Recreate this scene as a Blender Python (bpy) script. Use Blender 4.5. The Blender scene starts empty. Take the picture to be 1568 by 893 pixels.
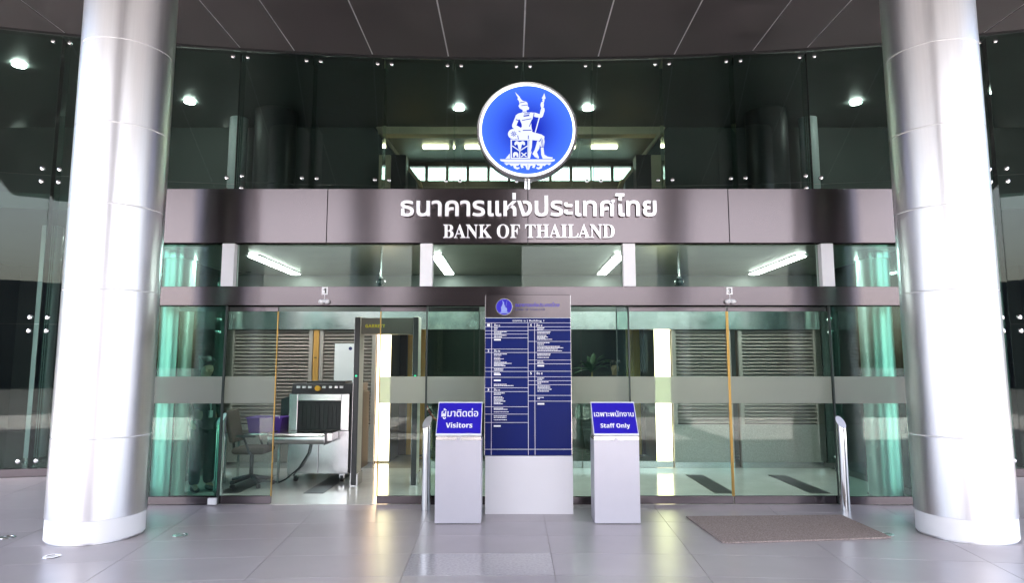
import bpy, bmesh, math, random
from mathutils import Vector, Matrix
random.seed(7)
sc = bpy.context.scene
R = math.radians
PI = math.pi

# ------------------------------------------------------------------ camera, sky, sun, exposure
cam = bpy.data.cameras.new('camera')
cam.sensor_width = 36; cam.lens = 36*1000/1568; cam.clip_end = 2000; cam.clip_start = .05
co = bpy.data.objects.new('camera', cam); sc.collection.objects.link(co)
co.location = (0, 0, 1.6); co.rotation_euler = (PI/2 + math.atan(113.5/1000), 0, 0)
sc.camera = co
W = bpy.data.worlds.new('World'); sc.world = W; W.use_nodes = True
nt = W.node_tree
sky = nt.nodes.new('ShaderNodeTexSky'); sky.sky_type = 'NISHITA'; sky.sun_disc = False
SUN_EL = 60
sky.sun_elevation = R(SUN_EL); sky.sun_rotation = R(180); sky.air_density = 1.0; sky.dust_density = 6.0; sky.ozone_density = .6
bg = nt.nodes['Background']; bg.inputs['Strength'].default_value = .15
nt.links.new(sky.outputs[0], bg.inputs['Color'])
sl = bpy.data.lights.new('sun', 'SUN'); sl.energy = 4.5; sl.angle = R(.5); sl.color = (1, .96, .9)
so = bpy.data.objects.new('sun', sl); sc.collection.objects.link(so)
so.rotation_euler = (R(90-SUN_EL), 0, 0); so.location = (0, -20, 30)
vs = sc.view_settings
vs.view_transform = 'Standard'; vs.look = 'None'; vs.gamma = 1; vs.use_curve_mapping = False
vs.exposure = 2.78
sc.render.engine = 'CYCLES'
cy = sc.cycles
cy.use_denoising = True; cy.max_bounces = 12; cy.transparent_max_bounces = 40
cy.glossy_bounces = 5; cy.diffuse_bounces = 4; cy.transmission_bounces = 6
cy.caustics_reflective = False; cy.caustics_refractive = False
cy.sample_clamp_indirect = 6; cy.blur_glossy = .3

# ------------------------------------------------------------------ materials
MATS = {}
def mat(name, col, rough=.5, metal=0, spec=.5, var=0, vscale=6, stretch=(1,1,1), rvar=0, bump=0, bscale=60, aniso=0, tangent=(0,0,1), coat=0, orand=0, emit=None, estr=0, bdist=.002):
    m = bpy.data.materials.new(name); m.use_nodes = True; n = m.node_tree.nodes; L = m.node_tree.links
    b = n['Principled BSDF']
    b.inputs['Base Color'].default_value = (*col, 1); b.inputs['Roughness'].default_value = rough
    b.inputs['Metallic'].default_value = metal; b.inputs['Specular IOR Level'].default_value = spec
    b.inputs['Coat Weight'].default_value = coat; b.inputs['Coat Roughness'].default_value = .08
    if emit: b.inputs['Emission Color'].default_value = (*emit, 1); b.inputs['Emission Strength'].default_value = estr
    if aniso:
        b.inputs['Anisotropic'].default_value = aniso
        c = n.new('ShaderNodeCombineXYZ')
        for i in range(3): c.inputs[i].default_value = tangent[i]
        L.new(c.outputs[0], b.inputs['Tangent'])
    if var or rvar or bump:
        g = n.new('ShaderNodeNewGeometry'); mp = n.new('ShaderNodeMapping'); mp.inputs['Scale'].default_value = stretch
        L.new(g.outputs['Position'], mp.inputs['Vector'])
    if var or rvar:
        t = n.new('ShaderNodeTexNoise'); t.inputs['Scale'].default_value = vscale; t.inputs['Detail'].default_value = 5
        L.new(mp.outputs[0], t.inputs['Vector'])
        if var:
            oi = n.new('ShaderNodeObjectInfo')
            mr = n.new('ShaderNodeMapRange'); mr.inputs['From Min'].default_value = .25; mr.inputs['From Max'].default_value = .75
            mr.inputs['To Min'].default_value = 1-var; mr.inputs['To Max'].default_value = 1+var
            L.new(t.outputs['Fac'], mr.inputs['Value'])
            if orand:
                m3 = n.new('ShaderNodeMapRange'); m3.inputs['To Min'].default_value = 1-orand; m3.inputs['To Max'].default_value = 1+orand
                L.new(oi.outputs['Random'], m3.inputs['Value']); mu = n.new('ShaderNodeMath'); mu.operation = 'MULTIPLY'; L.new(mr.outputs[0], mu.inputs[0]); L.new(m3.outputs[0], mu.inputs[1]); mr = mu
            vm = n.new('ShaderNodeVectorMath'); vm.operation = 'SCALE'; vm.inputs[0].default_value = col
            L.new(mr.outputs[0], vm.inputs['Scale']); L.new(vm.outputs[0], b.inputs['Base Color'])
        if rvar:
            mr2 = n.new('ShaderNodeMapRange'); mr2.inputs['From Min'].default_value = .25; mr2.inputs['From Max'].default_value = .75
            mr2.inputs['To Min'].default_value = max(.02, rough-rvar); mr2.inputs['To Max'].default_value = rough+rvar
            L.new(t.outputs['Fac'], mr2.inputs['Value']); L.new(mr2.outputs[0], b.inputs['Roughness'])
    if bump:
        t2 = n.new('ShaderNodeTexNoise'); t2.inputs['Scale'].default_value = bscale; t2.inputs['Detail'].default_value = 3
        L.new(mp.outputs[0], t2.inputs['Vector'])
        bu = n.new('ShaderNodeBump'); bu.inputs['Strength'].default_value = bump; bu.inputs['Distance'].default_value = bdist
        L.new(t2.outputs['Fac'], bu.inputs['Height']); L.new(bu.outputs[0], b.inputs['Normal'])
    MATS[name] = m; return m

def emat(name, col, s):
    m = bpy.data.materials.new(name); m.use_nodes = True; n = m.node_tree.nodes
    n.remove(n['Principled BSDF']); e = n.new('ShaderNodeEmission'); e.inputs[0].default_value = (*col, 1); e.inputs[1].default_value = s
    m.node_tree.links.new(e.outputs[0], n['Material Output'].inputs[0]); return m

def glass(name, tint, ior=1.45, refl=(1,1,1), rough=0.0):
    """a sheet of glass: tinted see-through with mirror reflections that grow at grazing angles"""
    m = bpy.data.materials.new(name); m.use_nodes = True; n = m.node_tree.nodes; L = m.node_tree.links
    n.remove(n['Principled BSDF'])
    t = n.new('ShaderNodeBsdfTransparent'); t.inputs[0].default_value = (*tint, 1)
    g = n.new('ShaderNodeBsdfGlossy'); g.inputs[0].default_value = (*refl, 1); g.inputs['Roughness'].default_value = rough
    f = n.new('ShaderNodeFresnel'); f.inputs['IOR'].default_value = ior
    x = n.new('ShaderNodeMixShader'); L.new(f.outputs[0], x.inputs[0]); L.new(t.outputs[0], x.inputs[1]); L.new(g.outputs[0], x.inputs[2])
    L.new(x.outputs[0], n['Material Output'].inputs[0]); return m

def frost(name, col, thru):
    m = bpy.data.materials.new(name); m.use_nodes = True; n = m.node_tree.nodes; L = m.node_tree.links
    n.remove(n['Principled BSDF'])
    d = n.new('ShaderNodeBsdfDiffuse'); d.inputs[0].default_value = (*col, 1)
    tl = n.new('ShaderNodeBsdfTranslucent'); tl.inputs[0].default_value = (.88, .84, .76, 1)
    a = n.new('ShaderNodeMixShader'); a.inputs[0].default_value = .6; L.new(d.outputs[0], a.inputs[1]); L.new(tl.outputs[0], a.inputs[2])
    t = n.new('ShaderNodeBsdfTransparent'); t.inputs[0].default_value = (.8, .9, .86, 1)
    x = n.new('ShaderNodeMixShader'); x.inputs[0].default_value = thru; L.new(a.outputs[0], x.inputs[1]); L.new(t.outputs[0], x.inputs[2])
    L.new(x.outputs[0], n['Material Output'].inputs[0]); return m

M_tile = mat('porch stone tile', (.385, .348, .372), .29, spec=.5, var=.07, vscale=2.5, orand=.06)
M_tile_b = mat('polished stone tile', (.44, .41, .435), .16, spec=.6, var=.22, vscale=45, rvar=.06)
M_grout = mat('pale grout', (.50, .47, .47), .8, var=.3, vscale=8)
M_asph = mat('driveway asphalt', (.075, .075, .078), .85, var=.15, vscale=2)
M_col = mat('brushed aluminium', (.86, .85, .88), .36, 1, aniso=.45, var=.03, vscale=60, stretch=(1,1,.02), rvar=.02)
M_colj = mat('white joint', (.92, .92, .94), .5)
M_steel = mat('brushed steel', (.150, .128, .136), .20, 1, aniso=.88, var=.012, vscale=60, stretch=(.02,1,4))
M_steel2 = mat('satin steel', (.62, .61, .62), .22, 1, rvar=.04, vscale=8)
M_shaft = mat('brushed column steel', (.66, .68, .68), .36, 1, aniso=.5)
M_chrome = mat('polished steel', (.75, .75, .76), .09, 1)
M_letter = mat('bright steel letter', (.93, .91, .94), .38, 1)
M_ceil = mat('dark metal ceiling panel', (.060, .053, .055), .40, spec=.5, var=.25, vscale=1.3, rvar=.08)
M_white = mat('white paint', (.80, .80, .82), .45, var=.02, vscale=4)
M_conc = mat('concrete', (.35, .34, .33), .85, var=.12)
M_black = mat('black plastic', (.015, .015, .016), .4)
M_dark = mat('charcoal metal', (.035, .035, .038), .4)
M_vfloor = mat('pale polished floor', (.60, .60, .57), .12, spec=.55, var=.06, vscale=3, rvar=.03)
M_lfloor = mat('lobby stone floor', (.30, .28, .26), .15, var=.1, vscale=3)
M_granite = mat('speckled granite', (.36, .35, .33), .3, var=.45, vscale=160)
M_slat = mat('taupe louvre', (.36, .32, .29), .42, var=.05)
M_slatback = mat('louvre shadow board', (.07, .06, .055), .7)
M_wallg = mat('grey green wall', (.09, .10, .095), .5, var=.1, vscale=1)
M_walld = mat('dark lobby wall', (.045, .045, .043), .4, var=.2, vscale=1)
M_cream = mat('cream wall', (.62, .52, .36), .6, var=.05)
M_wood = mat('yellow wood', (.50, .27, .07), .35, var=.25, vscale=3, stretch=(6,6,.6))
M_brown = mat('dark brown door', (.035, .018, .014), .35)
M_vceil = mat('vestibule metal ceiling', (.22, .22, .17), .3, .6, rvar=.03, vscale=2)
M_mat = mat('coir mat', (.345, .285, .27), .95, spec=.1, var=.55, vscale=75, bump=1, bscale=110, bdist=.012)
M_blue_dir = mat('navy print', (.002, .010, .115), .35, spec=.15, var=.06, vscale=2)
M_blue_std = mat('violet blue print', (.026, .016, .44), .3, spec=.3)
M_print = mat('white print', (.88, .88, .90), .5)
M_navy = mat('navy lettering', (.02, .02, .12), .4)
M_ped = mat('grey lacquered metal', (.52, .51, .57), .34, .25, spec=.5, var=.03, vscale=3)
M_pedw = mat('pale lacquered metal', (.72, .71, .75), .3, spec=.5, var=.02, vscale=2)
M_acr = mat('clear edge', (.8, .82, .85), .15)
M_purple = mat('purple plastic', (.10, .03, .30), .4)
M_fabric = mat('grey brown fabric', (.085, .065, .055), .9, bump=.4, bscale=300)
M_suit = mat('black suit cloth', (.012, .012, .014), .85)
M_skin = mat('skin', (.45, .26, .17), .5)
M_hair = mat('black hair', (.01, .009, .008), .5)
M_shirt = mat('white cloth', (.7, .7, .72), .8)
M_cream2 = mat('cream laminate', (.62, .60, .52), .4)
M_olive = mat('olive metal', (.13, .125, .10), .45)
M_yellow = mat('yellow print', (.75, .70, .03), .5)
M_red = mat('red cloth', (.5, .02, .02), .7)
M_leaf = mat('palm leaf', (.05, .12, .03), .5)
M_amber = mat('yellow button', (.8, .42, .02), .4)
M_gold = mat('bronze edge strip', (.36, .23, .07), .35, 1)
M_edge = mat('dark gasket', (.02, .03, .028), .4)
M_gedge = mat('green glass edge', (.08, .24, .19), .2, coat=.5)
M_lensglass = mat('lamp glass', (.12, .12, .12), .1, coat=1)
M_darkglass = mat('dark dome glass', (.02, .05, .05), .05, coat=1)
G_front = glass('entrance glass', (.86, .95, .915), 1.30)
G_side = glass('green side glass', (.64, .86, .80), 1.42)
G_fac = glass('facade glass', (.68, .79, .755), 1.33)
G_fin = glass('glass fin', (.72, .84, .80), 1.3)
G_frost = frost('frosted film', (.56, .58, .54), .30)
E_tube = emat('tube lamp', (1, 1, .96), 8)
E_down = emat('downlight lamp', (1, .99, .93), 16)
E_reveal = emat('glowing wall reveal', (1, .72, .44), 1.5)  # emission stands in for lamplight falling on the corridor wall reveals
E_warm = emat('warm cove lamp', (1, .80, .50), 5)
E_ring = emat('lit sign edge', (.80, .86, 1), .5)
E_fig = emat('lit sign figure', (.82, .86, 1), .17)
E_led = emat('green indicator', (.05, .8, .35), .25)

def disc_mat():
    m = bpy.data.materials.new('lit blue sign face'); m.use_nodes = True; n = m.node_tree.nodes; L = m.node_tree.links
    n.remove(n['Principled BSDF']); tc = n.new('ShaderNodeTexCoord')
    ln = n.new('ShaderNodeVectorMath'); ln.operation = 'LENGTH'; L.new(tc.outputs['Object'], ln.inputs[0])
    cr = n.new('ShaderNodeValToRGB'); e = cr.color_ramp.elements
    e[0].position = .10; e[0].color = (.010, .018, .40, 1); e[1].position = .56; e[1].color = (.06, .17, .95, 1)
    L.new(ln.outputs['Value'], cr.inputs[0])
    em = n.new('ShaderNodeEmission'); em.inputs[1].default_value = .20; L.new(cr.outputs[0], em.inputs[0])
    gl = n.new('ShaderNodeBsdfGlossy'); gl.inputs['Roughness'].default_value = .1
    mx = n.new('ShaderNodeMixShader'); mx.inputs[0].default_value = .006; L.new(em.outputs[0], mx.inputs[1]); L.new(gl.outputs[0], mx.inputs[2])
    L.new(mx.outputs[0], n['Material Output'].inputs[0]); return m
E_disc = disc_mat()

# ------------------------------------------------------------------ helpers
def wloc(o):
    v = Vector((0, 0, 0))
    while o is not None: v += o.location; o = o.parent
    return v
def B(): return bmesh.new()
def box(bm, x0, x1, y0, y1, z0, z1):
    vs_ = [bm.verts.new(p) for p in ((x0,y0,z0),(x1,y0,z0),(x1,y1,z0),(x0,y1,z0),(x0,y0,z1),(x1,y0,z1),(x1,y1,z1),(x0,y1,z1))]
    for f in ((3,2,1,0),(4,5,6,7),(0,1,5,4),(1,2,6,5),(2,3,7,6),(3,0,4,7)): bm.faces.new([vs_[i] for i in f])
    return bm
def hexa(bm, P):
    v = [bm.verts.new(p) for p in P]
    for f in ((3,2,1,0),(4,5,6,7),(0,1,5,4),(1,2,6,5),(2,3,7,6),(3,0,4,7)): bm.faces.new([v[i] for i in f])
    return bm
def tube(bm, p0, p1, r0, r1=None, seg=16, cap=True):
    r1 = r0 if r1 is None else r1
    p0 = Vector(p0); p1 = Vector(p1); d = (p1-p0).normalized()
    a = Vector((0,0,1)) if abs(d.z) < .9 else Vector((1,0,0)); u = d.cross(a).normalized(); w = d.cross(u)
    A = []; Bv = []
    for i in range(seg):
        t = 2*PI*i/seg; q = u*math.cos(t)+w*math.sin(t)
        A.append(bm.verts.new(p0+q*r0)); Bv.append(bm.verts.new(p1+q*r1))
    for i in range(seg):
        j = (i+1) % seg; bm.faces.new((A[i], Bv[i], Bv[j], A[j]))
    if cap: bm.faces.new(A); bm.faces.new(Bv[::-1])
    return bm
def path(bm, pts, r, seg=8):
    for a, b in zip(pts, pts[1:]): tube(bm, a, b, r, r, seg)
    return bm
def prism(bm, pts, y0, y1):
    """polygon in (x, z) extruded in y"""
    a = [bm.verts.new((p[0], y0, p[1])) for p in pts]; b = [bm.verts.new((p[0], y1, p[1])) for p in pts]
    n = len(pts); bm.faces.new(a); bm.faces.new(b[::-1])
    for i in range(n): bm.faces.new((a[i], b[i], b[(i+1) % n], a[(i+1) % n]))
    return bm
def prismx(bm, pts, x0, x1):
    """polygon in (y, z) extruded in x"""
    a = [bm.verts.new((x0, p[0], p[1])) for p in pts]; b = [bm.verts.new((x1, p[0], p[1])) for p in pts]
    n = len(pts); bm.faces.new(a); bm.faces.new(b[::-1])
    for i in range(n): bm.faces.new((a[i], b[i], b[(i+1) % n], a[(i+1) % n]))
    return bm
def slab(bm, pts, z0, z1):
    a = [bm.verts.new((p[0], p[1], z0)) for p in pts]; b = [bm.verts.new((p[0], p[1], z1)) for p in pts]
    n = len(pts); bm.faces.new(a[::-1]); bm.faces.new(b)
    for i in range(n): bm.faces.new((a[i], a[(i+1) % n], b[(i+1) % n], b[i]))
    return bm
def lathe(bm, prof, c, seg=24, axis='z'):
    rings = []
    for r, h in prof:
        ring = []
        for i in range(seg):
            t = 2*PI*i/seg; x = r*math.cos(t); y = r*math.sin(t)
            p = (c[0]+x, c[1]+y, c[2]+h) if axis == 'z' else (c[0]+x, c[1]+h, c[2]+y)
            ring.append(bm.verts.new(p))
        rings.append(ring)
    for a, b in zip(rings, rings[1:]):
        for i in range(seg): bm.faces.new((a[i], a[(i+1) % seg], b[(i+1) % seg], b[i]))
    bm.faces.new(rings[0][::-1]); bm.faces.new(rings[-1])
    return bm
def ring(bm, prof, c, seg=24, axis='z'):
    '''a closed profile swept round: a ring with a real hole'''
    rs = []
    for r, h in prof:
        rs.append([bm.verts.new((c[0]+r*math.cos(2*PI*i/seg), c[1]+r*math.sin(2*PI*i/seg), c[2]+h) if axis == 'z' else (c[0]+r*math.cos(2*PI*i/seg), c[1]+h, c[2]+r*math.sin(2*PI*i/seg))) for i in range(seg)])
    for a, b in zip(rs, rs[1:]+rs[:1]):
        for i in range(seg): bm.faces.new((a[i], a[(i+1) % seg], b[(i+1) % seg], b[i]))
    return bm
def obj(name, bm, m, parent=None, smooth=False, bevel=0, loc=None, kind=None, label=None, cat=None, group=None, seg=2):
    """links the shape (built in world coordinates) as one mesh object; parts are shifted into their parent's frame"""
    if isinstance(bm, bmesh.types.BMesh):
        bmesh.ops.recalc_face_normals(bm, faces=bm.faces[:])
        me = bpy.data.meshes.new(name); bm.to_mesh(me); bm.free()
    else: me = bm
    o = bpy.data.objects.new(name, me); sc.collection.objects.link(o)
    base = wloc(parent) if parent else Vector((0,0,0))
    here = Vector(loc) if loc is not None else (Vector(base) if parent else Vector((0,0,0)))
    if here.length: me.transform(Matrix.Translation(-here))
    o.location = here-base
    if parent: o.parent = parent
    if m and not me.materials: me.materials.append(m)
    if smooth:
        for p in me.polygons: p.use_smooth = True
        me.set_sharp_from_angle(angle=R(35))
    if bevel:
        md = o.modifiers.new('bevel', 'BEVEL'); md.width = bevel; md.segments = seg; md.limit_method = 'ANGLE'
    tag(o, label, cat, group, kind); return o
def tag(o, label=None, cat=None, group=None, kind=None):
    if label: o['label'] = label
    if cat: o['category'] = cat
    if group: o['group'] = group
    if kind: o['kind'] = kind
def thing(name, label, cat, loc, group=None):
    o = bpy.data.objects.new(name, None); sc.collection.objects.link(o); o.location = loc; o.empty_display_size = .1
    tag(o, label, cat, group, 'thing'); return o
def copy_tree(o, loc=None, parent=None):
    c = o.copy(); sc.collection.objects.link(c); c.parent = parent
    if loc is not None: c.location = loc
    for ch in [x for x in bpy.data.objects if x.parent == o]: copy_tree(ch, None, c)
    return c
def text_mesh(s, width, bold=0, height=None, extrude=0, offset=.006, align=0, res=3):
    """lettering in the x-z plane, lower left (align 0) or bottom centre (align 1) at the origin, facing -y"""
    c = bpy.data.curves.new('t', 'FONT'); c.body = s; c.size = 1; c.offset = offset; c.resolution_u = res
    if extrude: c.extrude = extrude
    o = bpy.data.objects.new('t', c); sc.collection.objects.link(o)
    me = bpy.data.meshes.new_from_object(o.evaluated_get(bpy.context.evaluated_depsgraph_get()))
    bpy.data.objects.remove(o); bpy.data.curves.remove(c)
    xs = [v.co.x for v in me.vertices]; ys = [v.co.y for v in me.vertices]
    x0, x1 = min(xs), max(xs); k = width/(x1-x0); ky = k
    if height: ky = height/(max(ys)-min(ys))
    bm = B(); bm.from_mesh(me); bpy.data.meshes.remove(me)
    bm2 = B()
    offs = [(-bold, 0), (0, .0003), (bold, .0006)] if bold else [(0, 0)]
    for dx, dy in offs:
        vm = {v: bm2.verts.new(((v.co.x-x0+dx)*k-(width/2 if align else 0), -v.co.z*k-dy, v.co.y*ky)) for v in bm.verts}
        for f in bm.faces:
            try: bm2.faces.new([vm[v] for v in f.verts])
            except ValueError: pass
    bm.free(); return bm2
def xf(bm, M):
    bmesh.ops.transform(bm, matrix=M, verts=bm.verts[:]); return bm
def ser(s): return ''.join(chr(0x1D400+ord(c)-65) if 'A' <= c <= 'Z' else c for c in s)
def sansb(s): return ''.join(chr(0x1D5D4+ord(c)-65) if 'A' <= c <= 'Z' else chr(0x1D5EE+ord(c)-97) if 'a' <= c <= 'z' else chr(0x1D7EC+ord(c)-48) if c.isdigit() else c for c in s)

# ------------------------------------------------------------------ shared dimensions (metres)
BX = .19                      # centre line of the building
RF = 32.0                     # radius of the curved glass facade, centre towards the street
CY = 10.5-RF
H = 6.75                      # height of the canopy ceiling
YF = 7.75                     # plane of the entrance glass
VW = 4.75                     # half width of the entrance vestibule
YI = 10.5                     # plane of the inner wall
def arc(x, r=RF): return CY+math.sqrt(r*r-(x-BX)**2)
def pol(a, r): return (BX+r*math.sin(a), CY+r*math.cos(a))

# ------------------------------------------------------------------ ground, porch floor, canopy
bm = B(); slab(bm, [(-400, -400), (400, -400), (400, 400), (-400, 400)], -.35, -.15)
obj('ground', bm, M_asph, kind='structure')
bm = B(); slab(bm, [(-14, -5), (14, -5), (14, 9.4), (10, arc(10)+.1), (5.2, arc(5.2)+.1), (5.1, YF+.05), (-4.7, YF+.05), (-4.8, arc(-4.8)+.1), (-10, arc(-10)+.1), (-14, 9.4)], -.14, -.005)
floor = obj('porch_floor', bm, M_grout, kind='structure')
DA = .0437
rows = [23.86, 24.44, 25.02, 25.6, 26.14, 26.72, 27.31, 27.90, 28.47, 29.05, 29.62, 30.2, 30.78, 31.36, 31.93]   # radii of the tile courses
for ri, (ra, rb) in enumerate(zip(rows, rows[1:])):
    for k in range(-9, 9):
        a0 = .0052+k*DA; a1 = a0+DA
        g = .0026; pts = [pol(a0+g/rb, ra+g), pol(a1-g/rb, ra+g), pol(a1-g/rb, rb-g), pol(a0+g/rb, rb-g)]
        cxm = sum(p[0] for p in pts)/4; cym = sum(p[1] for p in pts)/4
        if abs(cxm-BX) < 5.2 and cym > YF+.05: continue
        if max(p[1] for p in pts) > YF-.01 and abs(cxm-BX) < 5.3:
            pts = [(p[0], min(p[1], YF-.01)) for p in pts]
            if pts[2][1]-pts[1][1] < .03: continue
        if abs(cxm) > 10: continue
        bm = B(); slab(bm, pts, -.004, random.uniform(-.0002, .0004))
        obj('tile', bm, M_tile_b if (ri == 5 and k == -1) else M_tile, floor)

xs = [BX+s for s in (-9.75, -7.15, -5.9, -4.62, -3.77, -2.51, -1.255, 0, 1.255, 2.51, 3.77, 4.62, 5.9, 7.15, 9.75)]
bm = B(); box(bm, BX-9.8, BX+9.8, -2.8, 9.0, H+.012, H+.7)
ceil = obj('canopy_ceiling', bm, M_white, kind='structure')
bm = B(); slab(bm, [(BX-9.8, 9.0), (BX+9.8, 9.0)]+[(BX+x, arc(BX+x)-.02) for x in [9.8-.49*i for i in range(41)]], H+.012, H+.7)
obj('canopy_edge', bm, M_white, ceil)
Pa = [(BX+9.8-.49*i, arc(BX+9.8-.49*i)-.018) for i in range(41)]
obj('glazing_head', slab(B(), Pa+[(x, y+.27) for x, y in Pa[::-1]], H+.022, H+.7), M_ceil, ceil)
for a, b in zip(xs, xs[1:]):
    n = 6; g = .012
    pts = [(a+g, -2.75), (b-g, -2.75)]+[(b-g+(a-b+2*g)*i/n, arc(b-g+(a-b+2*g)*i/n)-.035) for i in range(n+1)]
    bm = B(); slab(bm, pts, H, H+.008); obj('panel', bm, M_ceil, ceil)
bm = B()
for side in (0, 1):
    P = [(BX-9.8+19.6*i/40, arc(BX-9.8+19.6*i/40)-(.03 if side == 0 else .0)) for i in range(41)]
    if side == 0: Pa = P
    else: Pb = P
slab(bm, Pa+Pb[::-1], H-.03, H+.02); obj('edge_trim', bm, M_black, ceil)
# unseen dark block added across the driveway to darken the reflections
bm = B(); box(bm, -26, 26, -54, -44, -.15, 8.5); obj('added_dark_block', bm, mat('dark block grey', (.10, .10, .11), .6, var=.2, vscale=.4), kind='structure')

bm = B(); box(bm, -22, 22, 30, 36, -.15, 24); obj('added_white_reflector', bm, M_white, kind='structure')  # unseen white mass added as a sunlit reflector behind the clerestory windows
bm = B(); box(bm, -3.1, .3, -5.6, -4.4, -.15, H+.6); obj('added_dark_upright', bm, M_walld, kind='structure', bevel=.02)  # unseen dark upright added to darken the column and glass reflections
# ------------------------------------------------------------------ round porch columns
def porch_column(x, y, seam, label):
    t = thing('porch_column', label, 'column', (x, y, 0), 'round aluminium porch columns')
    z = [.205, .936, 2.31, 3.125, 3.92, 4.76, 5.56, 6.36, H]; r = .418; N = 72; sg = R(.7)
    bm = B(); tube(bm, (x, y, .02), (x, y, H), r-.006, None, 72); obj('core', bm, M_colj, t, True)
    bm = B(); tube(bm, (x, y, 0), (x, y, .2), r-.018, None, 72); obj('plinth', bm, M_col, t, True, .003)
    for z0, z1 in zip(z, z[1:]):
        g = .005; bm = B(); A = [[], [], [], []]
        for i in range(N+1):
            th = seam+sg+(2*PI-2*sg)*i/N
            for q, (rr, zz) in enumerate(((r-.004, z0+g), (r, z0+g+.003), (r, z1-g-.003), (r-.004, z1-g))):
                A[q].append(bm.verts.new((x+rr*math.cos(th), y+rr*math.sin(th), zz)))
        for q in range(3):
            for i in range(N): bm.faces.new((A[q][i], A[q][i+1], A[q+1][i+1], A[q+1][i]))
        o = obj('cladding_panel', bm, M_col, t, True)
    return t
porch_column(BX-4.135, 6.41, R(10), 'tall round brushed aluminium column on the porch beside the open door numbered 1')
porch_column(BX+4.135, 6.44, R(170), 'tall round brushed aluminium column on the porch beside the brown door mat')
porch_column(BX-4.135, -1.9, R(10), 'round brushed aluminium column at the street edge of the porch, facing the open doorway')
porch_column(BX+4.135, -1.9, R(170), 'round brushed aluminium column at the street edge of the porch, facing the closed doors')

# ------------------------------------------------------------------ curved glass facade
fac = thing('glass_facade', 'dark curved glass curtain wall with bolted panes above and beside the entrance', 'glass wall', (BX, arc(BX), 0))
ks = [-9.7, -8.55, -7.4, -6.27, -5.13, -4, -3, -2, -1, 0, 1, 2, 3, 4, 5.13, 6.27, 7.4, 8.55, 9.7]
AJ = [k*1.16/RF for k in ks]
def pane_bm(a0, a1, z0, z1, r=RF, th=.016):
    g = .004; p = [pol(a0+g/RF, r), pol(a1-g/RF, r), pol(a1-g/RF, r+th), pol(a0+g/RF, r+th)]
    return slab(B(), p, z0+g, z1-g)
def bolt_bm(a, z):
    x, y = pol(a, RF-.002); bm = B(); n = Vector((math.sin(a), math.cos(a), 0))
    c = Vector((x, y, z)); tube(bm, c+n*.03, c-n*.012, .030, .030, 14); tube(bm, c-n*.012, c-n*.019, .030, .018, 14); return bm
for i, (a0, a1) in enumerate(zip(AJ, AJ[1:])):
    xm = pol((a0+a1)/2, RF)[0]-BX; inner = abs(xm) < VW-.3
    zr = [(3.72, 4.52), (4.52, H-.03)] if inner else [(.12, 2.21), (2.21, 4.48), (4.48, H-.03)]
    for z0, z1 in zr:
        o = obj('pane', pane_bm(a0, a1, z0, z1), G_fac, fac)
        for a in (a0+.115/RF, a1-.115/RF):
            for z in ((z0+.1, z1-.1) if z1-z0 > 1 else (z1-.1,)):
                obj('bolt', bolt_bm(a, z), M_chrome, o, True)
for i, a in enumerate(AJ):                                             # glass fins behind each joint
    n = Vector((math.sin(a), math.cos(a), 0)); tv = Vector((math.cos(a), -math.sin(a), 0))
    p = Vector((*pol(a, RF+.03), 0)); z0 = 3.72 if abs(p.x-BX) < VW-.2 else .12
    P = [p-tv*.007, p+tv*.007, p+tv*.007+n*.3, p-tv*.007+n*.3]
    obj('fin', slab(B(), [(q.x, q.y) for q in P], z0, H-.06), G_fin, fac)
for s in (-1, 1):                                                     # steel skirting of the curtain wall
    a0, a1 = (AJ[0], -VW/RF) if s < 0 else (VW/RF, AJ[-1])
    P = [pol(a0+(a1-a0)*i/16, RF-.03) for i in range(17)]; Q = [pol(a0+(a1-a0)*i/16, RF+.06) for i in range(17)]
    obj('skirting', slab(B(), P+Q[::-1], 0, .115), M_steel, fac, True)

# ------------------------------------------------------------------ lobby behind the glass (setting)
bm = B(); slab(bm, [(BX-12.5, 8.6), (BX-9, 9.4), (BX-5, 10.2), (BX-5, YI), (BX+5, YI), (BX+5, 10.2), (BX+9, 9.4), (BX+12.5, 8.6), (BX+12.5, 22), (BX-12.5, 22)], -.14, -.004)
obj('lobby_floor', bm, M_lfloor, kind='structure')
bm = B(); slab(bm, [(BX-VW-.05, YF+.055), (BX+VW+.05, YF+.055), (BX+VW+.05, YI-.002), (BX-VW-.05, YI-.002)], -.14, -.002)
vfl = obj('vestibule_floor', bm, M_vfloor, kind='structure')
bm = B(); P = [(BX-12.6+25.2*i/24, arc(BX-12.6+25.2*i/24)+.5) for i in range(25)]
slab(bm, P+[(BX+12.6, 15.9), (BX-12.6, 15.9)], 4.05, 4.3); obj('upper_floor', bm, M_wallg, kind='structure')
bm = B(); P = [(BX-12.6+25.2*i/24, arc(BX-12.6+25.2*i/24)+.26) for i in range(25)]
slab(bm, P+[(BX+12.6, 16.45), (BX-12.6, 16.45)], H+.03, H+.5); obj('lobby_ceiling', bm, M_wallg, kind='structure')
for s in (-1, 1):
    bm = B(); x = BX+s*12.6; box(bm, x-.1, x+.1, 8.5, 16.4, -.1, H+.02); obj('lobby_wall', bm, M_walld, kind='structure')
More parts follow.
